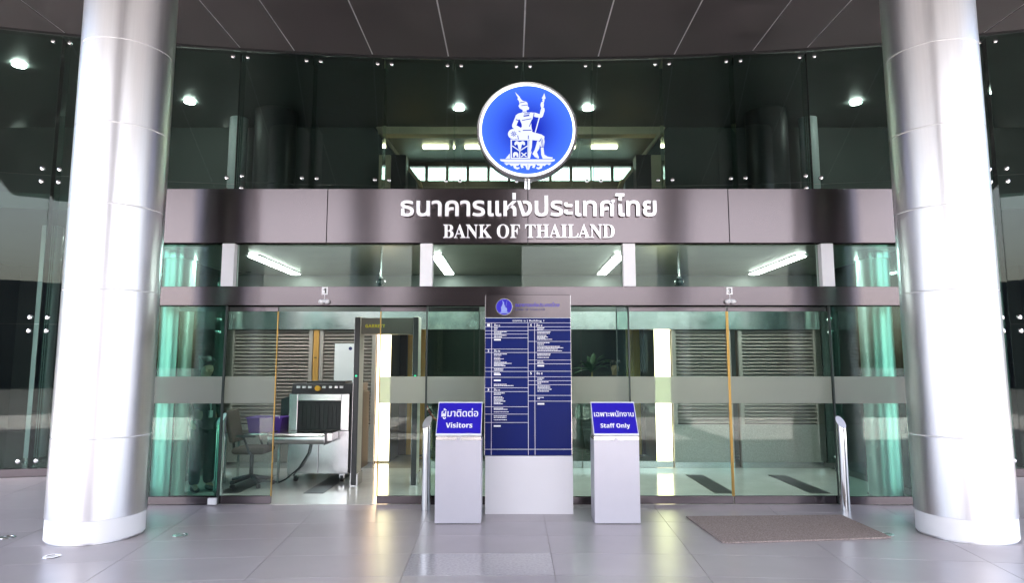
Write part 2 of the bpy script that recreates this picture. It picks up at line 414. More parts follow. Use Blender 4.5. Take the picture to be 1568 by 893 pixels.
# back wall with a strip of clerestory windows
bm = B(); YB = 16.2
box(bm, BX-12.5, BX+12.5, YB, YB+.2, 0, 6.28)
box(bm, BX-12.5, BX-2.9, YB, YB+.2, 6.28, H+.02); box(bm, BX+2.9, BX+12.5, YB, YB+.2, 6.28, H+.02)
back = obj('lobby_back_wall', bm, M_walld, kind='structure')
for i in range(12):
    x = BX-2.9+5.8*i/11
    if i: 
        w = obj('window', box(B(), x-.527+.04, x-.04, YB+.08, YB+.10, 6.30, 6.64), G_fin, back)
    obj('mullion', box(B(), x-.035, x+.035, YB+.02, YB+.16, 6.281, 6.66), M_dark, back)
obj('lintel', box(B(), BX-2.9, BX+2.9, YB+.01, YB+.19, 6.66, H+.02), M_dark, back)
# bulkhead with the lit atrium behind it
bk = thing('atrium_bulkhead', 'dark lobby bulkhead with a wide opening onto the warm lit upper atrium', 'wall', (BX, 13.6, 4.3))
for s in (-1, 1):
    x0, x1 = sorted((BX+s*3.15, BX+s*12.4)); 
    if s < 0: pts = [(x0, 4.3), (x1+.9, 4.3), (x1+.9, 5.55), (x1-.05, H), (x0, H)]
    else: pts = [(x1, 4.3), (x0-.9, 4.3), (x0-.9, 5.55), (x0+.05, H), (x1, H)]
    obj('wall_wing', prism(B(), pts, 13.7, 13.9), M_wallg, bk)
    e0, e1 = BX+s*2.25, BX+s*3.15
    obj('sloping_soffit', hexa(B(), [(e0, 13.7, 5.55), (e0, 15.8, 5.55), (e0-s*.05, 15.8, 5.6), (e0-s*.05, 13.7, 5.6), (e1, 13.7, H), (e1, 15.8, H), (e1-s*.05, 15.8, H+.02), (e1-s*.05, 13.7, H+.02)]), M_cream, bk)
    obj('cream_pilaster', box(B(), *sorted((BX+s*2.74, BX+s*2.98)), 13.3, 13.68, 4.3, 6.0), M_cream, bk)
    obj('dark_pilaster', box(B(), *sorted((BX+s*2.42, BX+s*2.735)), 13.35, 13.68, 4.3, 6.02), M_black, bk)
    obj('stair_balustrade', prism(B(), [(BX+s*2.4, 4.3), (BX+s*1.75, 4.3), (BX+s*2.3, 5.85), (BX+s*2.4, 5.85)], 14.6, 14.7), M_cream, bk)
obj('header', box(B(), BX-3.1, BX+3.1, 13.7, 13.95, 6.6, H+.02), M_cream, bk)
for s in (-1, 1):
    for (dx, y) in ((1.0, 15.0), (2.0, 15.0)):
        x = BX+s*dx
        obj('cove_lamp', box(B(), x-.3, x+.3, y-.08, y+.08, H-.02, H+.01), E_warm, label='warm atrium ceiling lamp above the emblem, %s towards the %s' % ('inner one' if dx < 1.5 else 'outer one', 'open door' if s < 0 else 'closed door'), cat='ceiling light', group='warm lamps in the atrium ceiling')
# ceiling downlights behind the curtain wall
DL = [(-8.5, 10.75, 'close to the glass beyond the door 1 column'), (-11.1, 14.2, 'deep in the lobby beyond the door 1 column'), (-6.33, 12.33, 'above the fascia beside the door 1 column'), (-6.4, 14.25, 'deep in the lobby above the open door bay'),
      (-1.07, 12.66, 'beside the emblem on the open door side'), (1.53, 12.66, 'beside the emblem on the closed door side'), (6.78, 12.37, 'above the fascia beside the mat side column'), (6.78, 14.36, 'deep in the lobby above the closed door bay'), (11.5, 14.5, 'deep in the lobby beyond the mat side column'), (-6.7, 10.6, 'half hidden by the door 1 column')]
for x, y, w in DL:
    t = thing('downlight', 'round lit ceiling downlight '+w, 'ceiling light', (x, y, H), 'lobby downlights')
    obj('lens', tube(B(), (x, y, H-.012), (x, y, H+.02), .096, None, 24), E_down, t)
    obj('trim_ring', ring(B(), [(.098, 0), (.125, 0), (.125, .009), (.098, .009)], (x, y, H-.008), 24), M_white, t)
for i, (x, y) in enumerate([(-8.2, 12.5), (-9.6, 14.0), (-7.4, 13.6), (-8.7, 15.2), (8.6, 12.5), (9.8, 14.0), (7.9, 13.6), (9.1, 15.2)]):
    obj('spot_lamp', tube(B(), (x, y, 4.02), (x, y, 4.06), .07, None, 16), E_down, label='small spot lamp under the upper floor beyond the %s column' % ('door 1' if x < 0 else 'mat side'), cat='ceiling light', group='spots in the %s lobby' % ('open door side' if x < 0 else 'closed door side'))
for x, y, r, m, w in ((-5.72, 13.2, .18, 'p', 'slim pale round lobby column above the fascia beside the open door side'), (6.2, 13.2, .18, 'p', 'slim pale round lobby column above the fascia beside the closed door side'), (-4.83, 12.9, .41, 'd', 'thick dark round shaft standing in for a porch column reflection over the open door'), (5.2, 12.9, .41, 'd', 'thick dark round shaft standing in for a porch column reflection over the closed door')):  # thick dark pair stands in for porch column reflections in the facade glass
    t = thing('lobby_column', w, 'column', (x, y, 4.3), 'round columns and column reflection stand-ins on the upper lobby floor')  # the thick dark pair are reflection stand-ins, not lobby columns
    obj('shaft', tube(B(), (x, y, 4.3), (x, y, H), r, None, 40), M_pedw if m == 'p' else M_dark, t, True); obj('base_ring', tube(B(), (x, y, 4.3), (x, y, 4.36), r+.02, None, 40), M_steel2, t, True)
for x, w in ((-8.15, 'open door'), (8.5, 'closed door')):
    t = thing('lobby_column', 'slim pale round column in the ground lobby beyond the %s side porch column' % w, 'column', (x, 11.4, 0), 'slim ground lobby columns')
    obj('shaft', tube(B(), (x, 11.4, 0), (x, 11.4, 4.05), .16, None, 32), M_pedw, t, True); obj('base_ring', tube(B(), (x, 11.4, 0), (x, 11.4, .05), .18, None, 32), M_steel2, t, True)

# ------------------------------------------------------------------ entrance vestibule
ves = thing('entrance_vestibule', 'glass and brushed steel entrance box with a deep steel fascia', 'entrance', (BX, YF, 0))
X0, X1 = BX-VW, BX+VW
for i in range(4):                                                     # steel fascia panels
    a = X0-.02+i*(2*VW+.04)/4; b = a+(2*VW+.04)/4
    a, b = [(X0-.02, BX-2.4), (BX-2.4, BX), (BX, BX+2.4), (BX+2.4, X1+.02)][i]
    obj('fascia_panel', box(B(), a+.003, b-.003, YF-.10, YF+.0, 3.051, 3.712), M_steel, ves, bevel=.004)
obj('fascia_frame', box(B(), X0, X1, YF-.07, YF+.08, 3.07, 3.70), M_dark, ves)
obj('roof', box(B(), X0, X1, YF+.081, YI-.02, 3.45, 3.68), M_conc, ves)
obj('ceiling', box(B(), X0+.03, X1-.03, YF+.082, YI-.03, 3.06, 3.10), M_vceil, ves)
obj('header', box(B(), X0-.01, X1+.01, YF-.06, YF+.14, 2.308, 2.532), M_steel, ves, bevel=.003)
mx = [BX-3.57, BX-1.21, BX+1.205, BX+3.565]
for x in mx: obj('mullion', box(B(), x-.073, x+.073, YF-.075, YF+.07, 2.534, 3.049), M_white, ves, bevel=.002)
edges = [X0+.01]+[e for x in mx for e in (x-.075, x+.075)]+[X1-.01]
for a, b in zip(edges[::2], edges[1::2]): obj('transom_pane', box(B(), a, b, YF+.01, YF+.022, 2.536, 3.047), G_front if abs((a+b)/2-BX) < 3.6 else G_side, ves)
FZ = (1.157, 1.47)
def leaf(parent, a, b, y, g, rail=True, z1=2.306, th=.012, top=.0):
    """one sheet of door glass with its frosted band, bottom rail and dark vertical edges"""
    p = obj('pane', box(B(), a, b, y, y+th, .09, z1-top), g, parent)
    obj('frosted_strip', box(B(), a+.004, b-.004, y-.003, y-.001, *FZ), G_frost, p)
    if rail: obj('bottom_rail', box(B(), a, b, y-.016, y+th+.016, .006, .092), M_steel, parent, bevel=.002)
    if top: obj('top_rail', box(B(), a, b, y-.012, y+th+.012, z1-top, z1-.004), M_steel, parent)
    return p
# fixed panes: two ends and the middle behind the directory
for a, b in ((X0, BX-3.60), (BX-1.19, BX-.40), (BX-.39, BX+.39), (BX+.40, BX+1.185), (BX+3.60, X1)):
    leaf(ves, a, b, YF+.01, G_side if abs((a+b)/2-BX) > 3.5 else G_front)
for a in (BX-3.59, BX-1.20, BX+1.195, BX+3.59): obj('jamb', box(B(), a-.008, a+.008, YF-.005, YF+.035, .006, 2.306), M_edge, ves)
for s in (-1, 1):                                                      # side walls of the box
    x = BX+s*(VW-.02)
    for y0, y1 in ((YF+.03, YF+1.3), (YF+1.31, YI-.35)):
        p = obj('side_pane', box(B(), x-.006, x+.006, y0, y1, .09, 3.05), G_side, ves)
        obj('side_rail', box(B(), x-.02, x+.02, y0, y1, .004, .09), M_steel, ves)
    obj('side_post', box(B(), x-.012, x+.012, YF+1.302, YF+1.308, .09, 3.05), M_white, ves)
    obj('floor_hinge', box(B(), BX+s*3.63-.05, BX+s*3.63+.05, YF-.045, YF-.012, .012, .085), M_white, ves, bevel=.004)
    obj('side_fascia', box(B(), x-.02, x+.04*s+x-x+.02 if False else x+.03, YF+.09, YI-.3, 3.06, 3.70), M_steel, ves)
def sliding_door(a, b, y, label, edge=None):
    t = thing('sliding_door', label, 'door', ((a+b)/2, y, 0), 'sliding glass door leaves')
    leaf(t, a, b, y, G_front, True, 2.30, top=.055)
    for e in (a, b): obj('edge_strip', box(B(), e-.006, e+.006, y-.004, y+.016, .09, 2.245), M_gold if e == edge else M_edge, t)
    return t
sliding_door(BX-4.17, BX-2.99, YF+.05, 'sliding glass leaf of door 1, pushed open towards the column', BX-2.99)
sliding_door(BX-1.76, BX-.58, YF+.05, 'sliding glass leaf of door 1, pushed open towards the directory', BX-1.76)
sliding_door(BX+1.06, BX+2.374, YF+.05, 'closed sliding glass leaf of door 3 on the directory side', BX+2.374)
sliding_door(BX+2.39, BX+3.70, YF+.05, 'closed sliding glass leaf of door 3 behind the door mat', BX+2.39)
for n_, x in (('1', -2.216), ('3', 2.576)):
    t = thing('door_number_plate', 'small white plate reading %s on the steel header over the %s doorway' % (n_, 'open' if n_ == '1' else 'closed'), 'number plate', (x, YF-.06, 2.44), 'door number plates')
    obj('plate', box(B(), x-.035, x+.035, YF-.068, YF-.0605, 2.435, 2.525), M_print, t)
    d = text_mesh(sansb(n_), .032, .02, .062, align=1); xf(d, Matrix.Translation((x, YF-.0695, 2.449))); obj('numeral', d, M_black, t)
    t = thing('motion_sensor', 'white twin dome motion sensor on the steel header over the %s doorway' % ('open' if n_ == '1' else 'closed'), 'sensor', (x, YF-.06, 2.34), 'door motion sensors')
    obj('stem', tube(B(), (x, YF-.066, 2.38), (x, YF-.066, 2.433), .004, None, 8), M_white, t)
    obj('mount', box(B(), x-.02, x+.02, YF-.075, YF-.061, 2.335, 2.38), M_white, t)
    for s in (-1, 1):
        bm = B(); bmesh.ops.create_uvsphere(bm, u_segments=14, v_segments=10, radius=.035, matrix=Matrix.Translation((x+s*.032, YF-.085, 2.35)) @ Matrix.Scale(.8, 4, (0, 0, 1)))
        obj('eye', bm, M_white, t, True)
# ceiling tube lights and dome cameras in the vestibule
for x, w in ((-3.44, 'next to the open door side column'), (-1.0, 'between door 1 and the directory'), (1.43, 'between the directory and door 3'), (3.84, 'next to the closed door side column')):
    t = thing('tube_light', 'long lit tube light in the vestibule ceiling '+w, 'ceiling light', (x, 9.4, 3.06), 'vestibule tube lights')
    obj('lamp', box(B(), x-.06, x+.06, 8.56, 10.3, 3.035, 3.05), E_tube, t)
    obj('housing', box(B(), x-.085, x+.085, 8.53, 10.33, 3.048, 3.062), M_white, t)
for x, w in ((-1.68, 'over the open door 1'), (2.14, 'over door 3')):
    t = thing('dome_camera', 'small dark glass dome camera '+w, 'camera', (x, 8.3, 2.6), 'dome cameras')
    bm = B(); bmesh.ops.create_uvsphere(bm, u_segments=20, v_segments=14, radius=.062, matrix=Matrix.Translation((x, 8.3, 2.66))); obj('dome', bm, M_darkglass, t, True)
    obj('arm', tube(B(), (x, 8.3, 2.7), (x, 8.3, 3.06), .012, None, 10), M_steel2, t)
    obj('collar', tube(B(), (x, 8.3, 2.695), (x, 8.3, 2.73), .045, .02, 16), M_white, t)
# polished columns just inside the glass
for x, w in ((-4.22, 'beside the man in the black suit'), (4.58, 'beside the slanted post')):
    t = thing('vestibule_column', 'slim polished steel column inside the green end glass '+w, 'column', (x, 8.22, 0), 'slim vestibule columns')
    obj('shaft', tube(B(), (x, 8.22, .0), (x, 8.22, 2.93), .19, None, 48), M_shaft, t, True)
    obj('collar', tube(B(), (x, 8.22, 2.931), (x, 8.22, 3.058), .21, None, 48), M_steel2, t, True)
    obj('base_ring', tube(B(), (x, 8.22, 0), (x, 8.22, .03), .205, None, 48), M_steel2, t, True)

# ------------------------------------------------------------------ name letters on the fascia
def letters(parent, bm, m):
    """splits a lettering mesh into its separate letters"""
    bm.verts.ensure_lookup_table(); seen = set(); comps = []
    for v in bm.verts:
        if v in seen: continue
        st = [v]; comp = []; seen.add(v)
        while st:
            q = st.pop(); comp.append(q)
            for e in q.link_edges:
                w = e.other_vert(q)
                if w not in seen: seen.add(w); st.append(w)
        comps.append(comp)
    boxes = [[min(v.co.x for v in c), max(v.co.x for v in c), c] for c in comps]; boxes.sort(key=lambda t: t[0])
    groups = []
    for b in boxes:                                                    # marks above or inside a letter belong to it
        hit = None
        for g in groups:
            ov = min(g[1], b[1])-max(g[0], b[0])
            if ov > .55*min(g[1]-g[0], b[1]-b[0]): hit = g; break
        if hit: hit[0] = min(hit[0], b[0]); hit[1] = max(hit[1], b[1]); hit[2] += b[2]
        else: groups.append([b[0], b[1], list(b[2])])
    for g in groups:
        s = set(g[2]); nb = B(); vm = {v: nb.verts.new(v.co) for v in g[2]}
        for f in bm.faces:
            if f.verts[0] in s: nb.faces.new([vm[v] for v in f.verts])
        obj('letter', nb, m, parent)
    bm.free()
t = thing('building_name_sign', 'raised bright steel Thai lettering spelling the bank name across the steel fascia', 'lettering', (BX, YF-.1, 3.37))
bm = text_mesh('ธนาคารแห่งประเทศไทย', 3.04, 0, .285, extrude=.045, offset=.018, align=1, res=4); xf(bm, Matrix.Translation((BX+.007, YF-.135, 3.372))); letters(t, bm, M_letter)
t = thing('building_name_sign', 'raised bright steel BANK OF THAILAND lettering below the Thai lettering', 'lettering', (BX, YF-.1, 3.1))
bm = text_mesh(ser('BANK OF THAILAND'), 2.03, 0, .168, extrude=.06, offset=.0, align=1, res=4); xf(bm, Matrix.Translation((BX+.009, YF-.13, 3.105))); letters(t, bm, M_letter)

# ------------------------------------------------------------------ round emblem on a short post
EC = Vector((BX-.005, YF-.02, 4.448)); ER = .612
em = thing('emblem_sign', 'round backlit blue emblem sign with a white seated figure on the steel fascia', 'sign', (EC.x, EC.y, 3.712))
for dx in (-.014, .014): obj('post', box(B(), EC.x+dx*1.4-.012, EC.x+dx*1.4+.012, EC.y-.02, EC.y+.02, 3.70, EC.z-ER+.01), M_chrome, em)
bm = B(); ring(bm, [(ER-.031, .0), (ER-.004, -.004), (ER, .01), (ER, .13), (ER-.031, .14)], (EC.x, EC.y-.07, EC.z), 96, 'y'); obj('casing', bm, M_steel2, em, True)
bm = B(); lathe(bm, [(ER-.032, -.008), (ER-.032, .12)], (EC.x, EC.y-.072, EC.z), 96, 'y'); obj('lit_ring', bm, E_ring, em)
bm = B(); lathe(bm, [(ER-.058, -.006), (ER-.058, .012)], (EC.x, EC.y-.078, EC.z), 96, 'y'); face = obj('face', bm, E_disc, em, loc=(EC.x, EC.y-.085, EC.z))
S = ER/381.; LAY = [0]
def fg(pts, m=E_fig, n='figure_piece'):
    """one flat raised piece of the emblem; points read off in a 893-unit square round it"""
    LAY[0] += 1; y = EC.y-.0865-.00012*LAY[0]
    obj(n, prism(B(), [(EC.x+(p[0]-432)*S, EC.z-(p[1]-422)*S) for p in pts], y, y+.003), m, face)
def ell(cx, cy, rx, ry, n=18, a0=0, a1=2*PI): return [(cx+rx*math.cos(a0+(a1-a0)*i/n), cy+ry*math.sin(a0+(a1-a0)*i/n)) for i in range(n if a1-a0 > 6.2 else n+1)]
def ln(p, q, w0, w1=None):
    w1 = w0 if w1 is None else w1; dx, dy = q[0]-p[0], q[1]-p[1]; l = math.hypot(dx, dy); nx, ny = -dy/l, dx/l
    return [(p[0]+nx*w0, p[1]+ny*w0), (q[0]+nx*w1, q[1]+ny*w1), (q[0]-nx*w1, q[1]-ny*w1), (p[0]-nx*w0, p[1]-ny*w0)]
E_deep = emat('lit sign line', (.02, .06, .55), .15)
fg([(340,126),(352,140),(372,160),(384,182),(398,196),(420,200),(433,212),(438,228),(436,240),(447,250),(444,266),(428,270),(424,285),(402,286),(396,268),(376,256),(366,238),(374,220),(368,196),(358,184),(362,172),(350,150)], n='crowned_head')
fg([(400,272),(426,272),(432,290),(468,288),(480,300),(474,330),(462,372),(464,410),(392,414),(390,380),(376,345),(350,330),(344,312),(366,296),(394,290)], n='torso')
fg([(346,312),(372,318),(368,345),(350,390),(402,420),(412,432),(404,444),(340,424),(318,404),(318,386)], n='bent_arm')
fg([(462,290),(492,290),(520,300),(534,304),(544,270),(548,252),(562,252),(564,275),(550,320),(538,330),(500,326),(468,316)], n='raised_arm')
fg(ell(546, 230, 13, 26), n='raised_hand')
fg(ln((560,190), (492,446), 4.5, 4), n='staff')
fg([(562,136),(568,160),(572,178),(562,186),(556,205),(546,196),(550,180),(542,176),(552,160)], n='staff_finial')
fg([(386,404),(462,404),(470,430),(468,448),(384,446)], n='waist_cloth')
fg([(380,440),(470,442),(540,462),(562,478),(556,512),(520,510),(440,502),(372,500)], n='thigh')
fg([(516,482),(558,484),(562,520),(554,570),(560,618),(585,634),(624,640),(620,650),(548,650),(536,620),(534,570),(524,520)], n='shin')
fg([(506,512),(532,514),(522,570),(504,600),(520,640),(516,650),(488,636),(470,612),(488,580),(498,545)], n='shin')
fg([(446,505),(470,505),(466,560),(456,600),(450,640),(442,640)], n='hanging_sash')
fg(ell(330, 458, 44, 40), n='cushion'); fg([(360,440),(440,446),(440,498),(350,498)], n='cushion')
fg([(306,500),(442,500),(442,650),(306,650)], n='throne_block')
fg([(316,508),(434,508),(434,642),(316,642)], E_deep, 'throne_panel')
fg(ln((318,550), (375,590), 4)); fg(ln((434,550), (375,590), 4)); fg(ln((375,588), (375,642), 4))
fg([(338,520),(352,512),(375,522),(398,512),(412,520),(416,540),(406,548),(398,536),(390,545),(384,575),(375,582),(366,575),(360,545),(352,536),(344,548),(334,540)], n='elephant_head')
fg([(324,610),(335,598),(355,600),(364,612),(366,638),(352,638),(350,624),(340,624),(338,638),(324,638)], n='elephant')
fg(ln((386,604), (426,636), 4)); fg(ln((426,604), (386,636), 4))
fg([(268,650),(300,610),(302,650)], n='drapery'); fg([(436,650),(458,600),(466,590),(452,650)], n='drapery')
fg([(226,655),(640,655),(636,668),(600,678),(268,678),(232,668)], n='platform')
fg([(256,684),(612,684),(600,694),(270,694)], n='platform_edge')
for sx in (-1, 1):
    c = 436
    fg([(c+sx*2, 690), (c+sx*40, 688), (c+sx*58, 700), (c+sx*48, 724), (c+sx*30, 718), (c+sx*38, 704), (c+sx*20, 704), (c+sx*8, 736), (c+sx*1, 736)], n='scroll')
    fg([(c+sx*66, 692), (c+sx*140, 690), (c+sx*126, 708), (c+sx*112, 702), (c+sx*104, 724), (c+sx*80, 734), (c+sx*60, 724), (c+sx*66, 716), (c+sx*84, 718), (c+sx*90, 704), (c+sx*70, 704)], n='scroll')
    fg([(c+sx*146, 690), (c+sx*172, 690), (c+sx*158, 702)], n='scroll')
for pts in (ln((408,300), (452,298), 3), ln((404,318), (448,312), 5), ln((392,352), (464,338), 2.5), ln((470,345), (448,400), 3), ln((346,345), (366,352), 3), ln((484,294), (480,322), 3), ln((398,430), (464,428), 3), ln((398,286), (430,284), 2),
            ln((520,520), (540,492), 2.5), ln((528,560), (558,560), 2.5), ln((534,500), (545,560), 2), ln((546,500), (552,555), 2), ln((388,236), (438,230), 2), ln((374,214), (420,204), 2), ln((440,470), (440,498), 3), ln((360,470), (365,500), 3)): fg(pts, E_deep, 'engraved_line')
for k in range(8):
    a = k*PI/4+.2; fg(ln((330+10*math.cos(a), 458+10*math.sin(a)), (330+24*math.cos(a), 458+24*math.sin(a)), 4, .8), E_deep, 'engraved_line')
fg(ell(330, 458, 6, 6, 10), E_deep, 'engraved_line')

# ------------------------------------------------------------------ directory sign
dx0, dx1, DY = -.297, .653, 7.28
t = thing('directory_sign', 'tall free standing building directory with navy panel, steel head and pale base', 'sign', ((dx0+dx1)/2, DY+.06, 0))
obj('base', box(B(), dx0+.004, dx1+.010, DY, DY+.16, 0, .618), M_pedw, t, bevel=.004)
pan = obj('panel', box(B(), dx0, dx1, DY+.012, DY+.15, .621, 2.128), M_blue_dir, t, bevel=.003)
head = obj('head', box(B(), dx0, dx1, DY+.010, DY+.152, 2.131, 2.39), M_steel, t, bevel=.004)
obj('side_trim', box(B(), dx0-.006, dx0-.0005, DY+.02, DY+.14, .62, 2.385), M_steel2, t)
obj('side_trim', box(B(), dx1+.0005, dx1+.006, DY+.02, DY+.14, .62, 2.385), M_steel2, t)
# text panel read in the zoomed photograph: 1030 units = 150 pixels wide
def PX(u): return dx0+(u-60)/(942-60)*(dx1-dx0)
zt0, zt1 = 2.128, .621
def PZ(v): return zt0+(v-300)/(1742-300)*(zt1-zt0)       # v: 300 panel top .. 1742 panel bottom
bm = B(); yp = DY+.009
def rule(u0, u1, v0, v1): box(bm, PX(u0), PX(u1), yp, yp+.002, PZ(v1), PZ(v0))
for v in (296,): rule(60, 942, v, v+4)
for v in (352, 394, 436, 472, 512, 632, 668, 828, 868, 930, 1040, 1080, 1238, 1315, 1402): rule(60, 501, v-1.6, v+1.6)
for v in (352, 394, 430, 550, 668, 748, 788, 866, 925, 966, 1008, 1120, 1180): rule(504, 942, v-1.6, v+1.6)
rule(60, 942, 1676, 1680)
for u in (125, 502, 570): rule(u-1.8, u+1.8, 353, 1741)
obj('ruled_lines', bm, M_print, pan)
def dtext(s, u, v, hgt, wid, bold=.02, m=M_print, par=None):
    b_ = text_mesh(s, abs(PX(wid)-PX(0)), bold, abs(PZ(hgt)-PZ(0)), offset=0, res=2); xf(b_, Matrix.Translation((PX(u), yp-.001, PZ(v)))); obj('lettering', b_, m, par or pan)
dtext('อาคาร ๑ | Building 1', 342, 338, 26, 325)
for n_, th, u, v in (('1', 'ชั้น ๑', 85, 388), ('2', 'ชั้น ๒', 85, 662), ('3', 'ชั้น ๓', 85, 1072), ('4', 'ชั้น ๔', 523, 388), ('5', 'ชั้น ๕', 523, 900)):
    dtext(n_, u, v, 26, 15, .05); dtext(th, u+66, v, 28, 60, .02)
rg = random.Random(3)
bm = B()
def tline(u, v, w, h):
    x = u
    while x < u+w:
        ww = rg.uniform(6, 22); e = min(x+ww, u+w)
        box(bm, PX(x), PX(e), yp, yp+.0015, PZ(v+h*rg.uniform(.85, 1)), PZ(v)); x = e+rg.uniform(2, 4)
for u, v, w in ((150,404,40),(150,420,32),(150,444,130),(150,460,80),(150,482,130),(150,500,80),(150,680,132),(150,694,75),(150,718,66),(150,732,100),(150,748,65),(150,768,130),(150,780,180),(150,792,100),(150,804,118),(150,836,95),(150,852,95),(150,880,60),(150,1000,130),(150,1014,200),
                (150,1092,110),(150,1106,70),(150,1132,85),(150,1146,100),(150,1160,96),(150,1176,120),(150,1190,70),(150,1204,92),(150,1250,95),(150,1262,140),(150,1288,150),(150,1330,130),(150,1346,130),(150,1370,132),
                (596,404,75),(596,420,64),(596,444,140),(596,460,130),(596,484,95),(596,500,110),(596,512,85),(596,524,155),(596,560,130),(596,578,70),(596,600,235),(596,614,268),(596,630,210),(596,646,255),(596,680,138),(596,694,134),(596,718,122),(596,758,60),(596,774,70),(596,936,70),(596,950,50),(596,976,115),(596,990,40),(596,1020,130),(596,1034,132),(596,1052,145),(596,1072,120),(596,1138,64),(596,1152,25)):
    tline(u, v, w, 8)
for u, v in ((150,524),(150,892),(150,954),(150,1430),(596,800),(596,1200)): box(bm, PX(u), PX(u+70), yp, yp+.0015, PZ(v+16), PZ(v))
obj('small_print', bm, M_print, pan, kind='stuff')
cx, cz = PX(254), 2.131+(.26)*.47
yh = DY+.004
obj('logo_disc', tube(B(), (cx, yh+.007, cz), (cx, yh, cz), .088, None, 40), M_blue_std, head)
bm = B(); ring(bm, [(.0885, 0), (.095, 0), (.095, .006), (.0885, .006)], (cx, yh, cz), 40, 'y'); obj('logo_ring', bm, M_steel2, head)
k_ = .088/345
for pts in ([(340,126),(436,240),(424,285),(462,372),(470,430),(560,480),(560,640),(620,650),(300,650),(306,500),(290,450),(330,390),(366,296),(376,256)], ln((560,150), (500,440), 6), [(230,658),(640,658),(600,700),(270,700)]):
    obj('logo_figure', prism(B(), [(cx+(p[0]-432)*k_, cz-(p[1]-422)*k_) for p in pts], yh-.002, yh-.0005), mat('pale blue print', (.25, .32, .65), .5) if 'pale blue print' not in MATS else MATS['pale blue print'], head)
b_ = text_mesh('ธนาคารแห่งประเทศไทย', .49, .02, .050, offset=0); xf(b_, Matrix.Translation((PX(372), yh+.004, cz+.002))); obj('lettering', b_, M_blue_std, head)
b_ = text_mesh(ser('BANK OF THAILAND'), .33, 0, .026, offset=0); xf(b_, Matrix.Translation((PX(372), yh+.004, cz-.042))); obj('lettering', b_, M_navy, head)

# ------------------------------------------------------------------ two sign pedestals
def pedestal(x0, x1, y, thai, tw, eng, ew, label):
    cx = (x0+x1)/2
    t = thing('sign_pedestal', label, 'sign', (cx, y+.15, 0), 'sign pedestals before the doors')
    obj('body', box(B(), x0, x1, y, y+.30, .006, .835), M_ped, t, bevel=.004)
    obj('foot', box(B(), x0+.02, x1-.02, y+.02, y+.28, 0, .006), M_black, t)
    obj('collar', box(B(), x0+.002, x1-.002, y+.003, y+.297, .8355, .872), M_steel2, t, bevel=.002)
    obj('emblem_badge', tube(B(), (cx, y+.002, .842), (cx, y-.003, .842), .022, None, 20), M_ped, t)
    tilt = R(38); M = Matrix.Translation((cx, y+.0, .879)) @ Matrix.Rotation(-tilt, 4, 'X')
    w = x1-x0; L = .415
    wedge = prismx(B(), [(y+.004, .8725), (y+.28, .8725), (y+.28, 1.17), (y+.255, 1.19)], x0+.012, x1-.012)
    obj('wedge', wedge, M_ped, t)
    obj('frame', xf(box(B(), -w/2, w/2, -.012, .006, 0, L), M), M_acr, t, bevel=.002)
    f = obj('sign_face', xf(box(B(), -w/2+.008, w/2-.008, -.0155, -.0125, .022, L-.018), M), M_blue_std, t)
    b = text_mesh(thai, tw, .014, offset=.004, align=1, res=4); zs = [v.co.z for v in b.verts]; xf(b, Matrix.Translation((0, -.0165, .225)) @ Matrix.Scale(1.25, 4, (0,0,1))); xf(b, M); obj('lettering', b, M_print, f)
    b = text_mesh(sansb(eng), ew, .012, offset=.0, align=1, res=4); xf(b, Matrix.Translation((0, -.0165, .088)) @ Matrix.Scale(1.15, 4, (0,0,1))); xf(b, M); obj('lettering', b, M_print, f)
pedestal(-.785, -.315, 6.84, 'ผู้มาติดต่อ', .385, 'Visitors', .275, 'grey sign pedestal with a tilted blue sign reading Visitors')
pedestal(.84, 1.305, 6.84, 'เฉพาะพนักงาน', .415, 'Staff Only', .305, 'grey sign pedestal with a tilted blue sign reading Staff Only')

# ------------------------------------------------------------------ slanted steel posts, mat, floor lights
def post(x, y, yaw, label, h=1.03):
    t = thing('steel_post', label, 'post', (x, y, 0), 'polished steel posts')
    r = .052; bm = B(); N = 28; lo = []; hi = []; hi2 = []
    for i in range(N):
        a = 2*PI*i/N; c, s = math.cos(a), math.sin(a); k = (c*math.cos(yaw)+s*math.sin(yaw))*r*1.25
        lo.append(bm.verts.new((x+r*c, y+r*s, .002))); hi.append(bm.verts.new((x+r*c, y+r*s, h-.065+k)))
    for i in range(N): bm.faces.new((lo[i], lo[(i+1) % N], hi[(i+1) % N], hi[i]))
    bm.faces.new(lo[::-1]); obj('pipe', bm, M_chrome, t, True)
    bm = B(); rim = []; hole = []
    for q, rr in ((rim, r), (hole, r*.80)):
        for i in range(N):
            a = 2*PI*i/N; c, s = math.cos(a), math.sin(a); q.append(bm.verts.new((x+rr*c, y+rr*s, h-.065+(c*math.cos(yaw)+s*math.sin(yaw))*rr*1.25+.001)))
    for i in range(N): bm.faces.new((rim[i], rim[(i+1) % N], hole[(i+1) % N], hole[i]))
    bm.faces.new(hole); obj('slanted_cap', bm, M_letter, t)
post(-.955, 7.47, R(60), 'polished steel post with slanted top beside the Visitors pedestal')
post(3.70, 7.47, R(100), 'polished steel post with slanted top between the door mat and the column')
post(-3.49, 7.97, R(60), 'polished steel post with slanted top behind the glass of door 1')
bm = B(); slab(bm, [(1.84, 7.13), (3.52, 7.20), (3.53, 6.30), (3.46, 6.27), (1.96, 6.10), (1.90, 6.13)], .0015, .016)
obj('door_mat', bm, M_mat, label='brown grey coarse fibre door mat lying before door 3', cat='mat', bevel=.004)
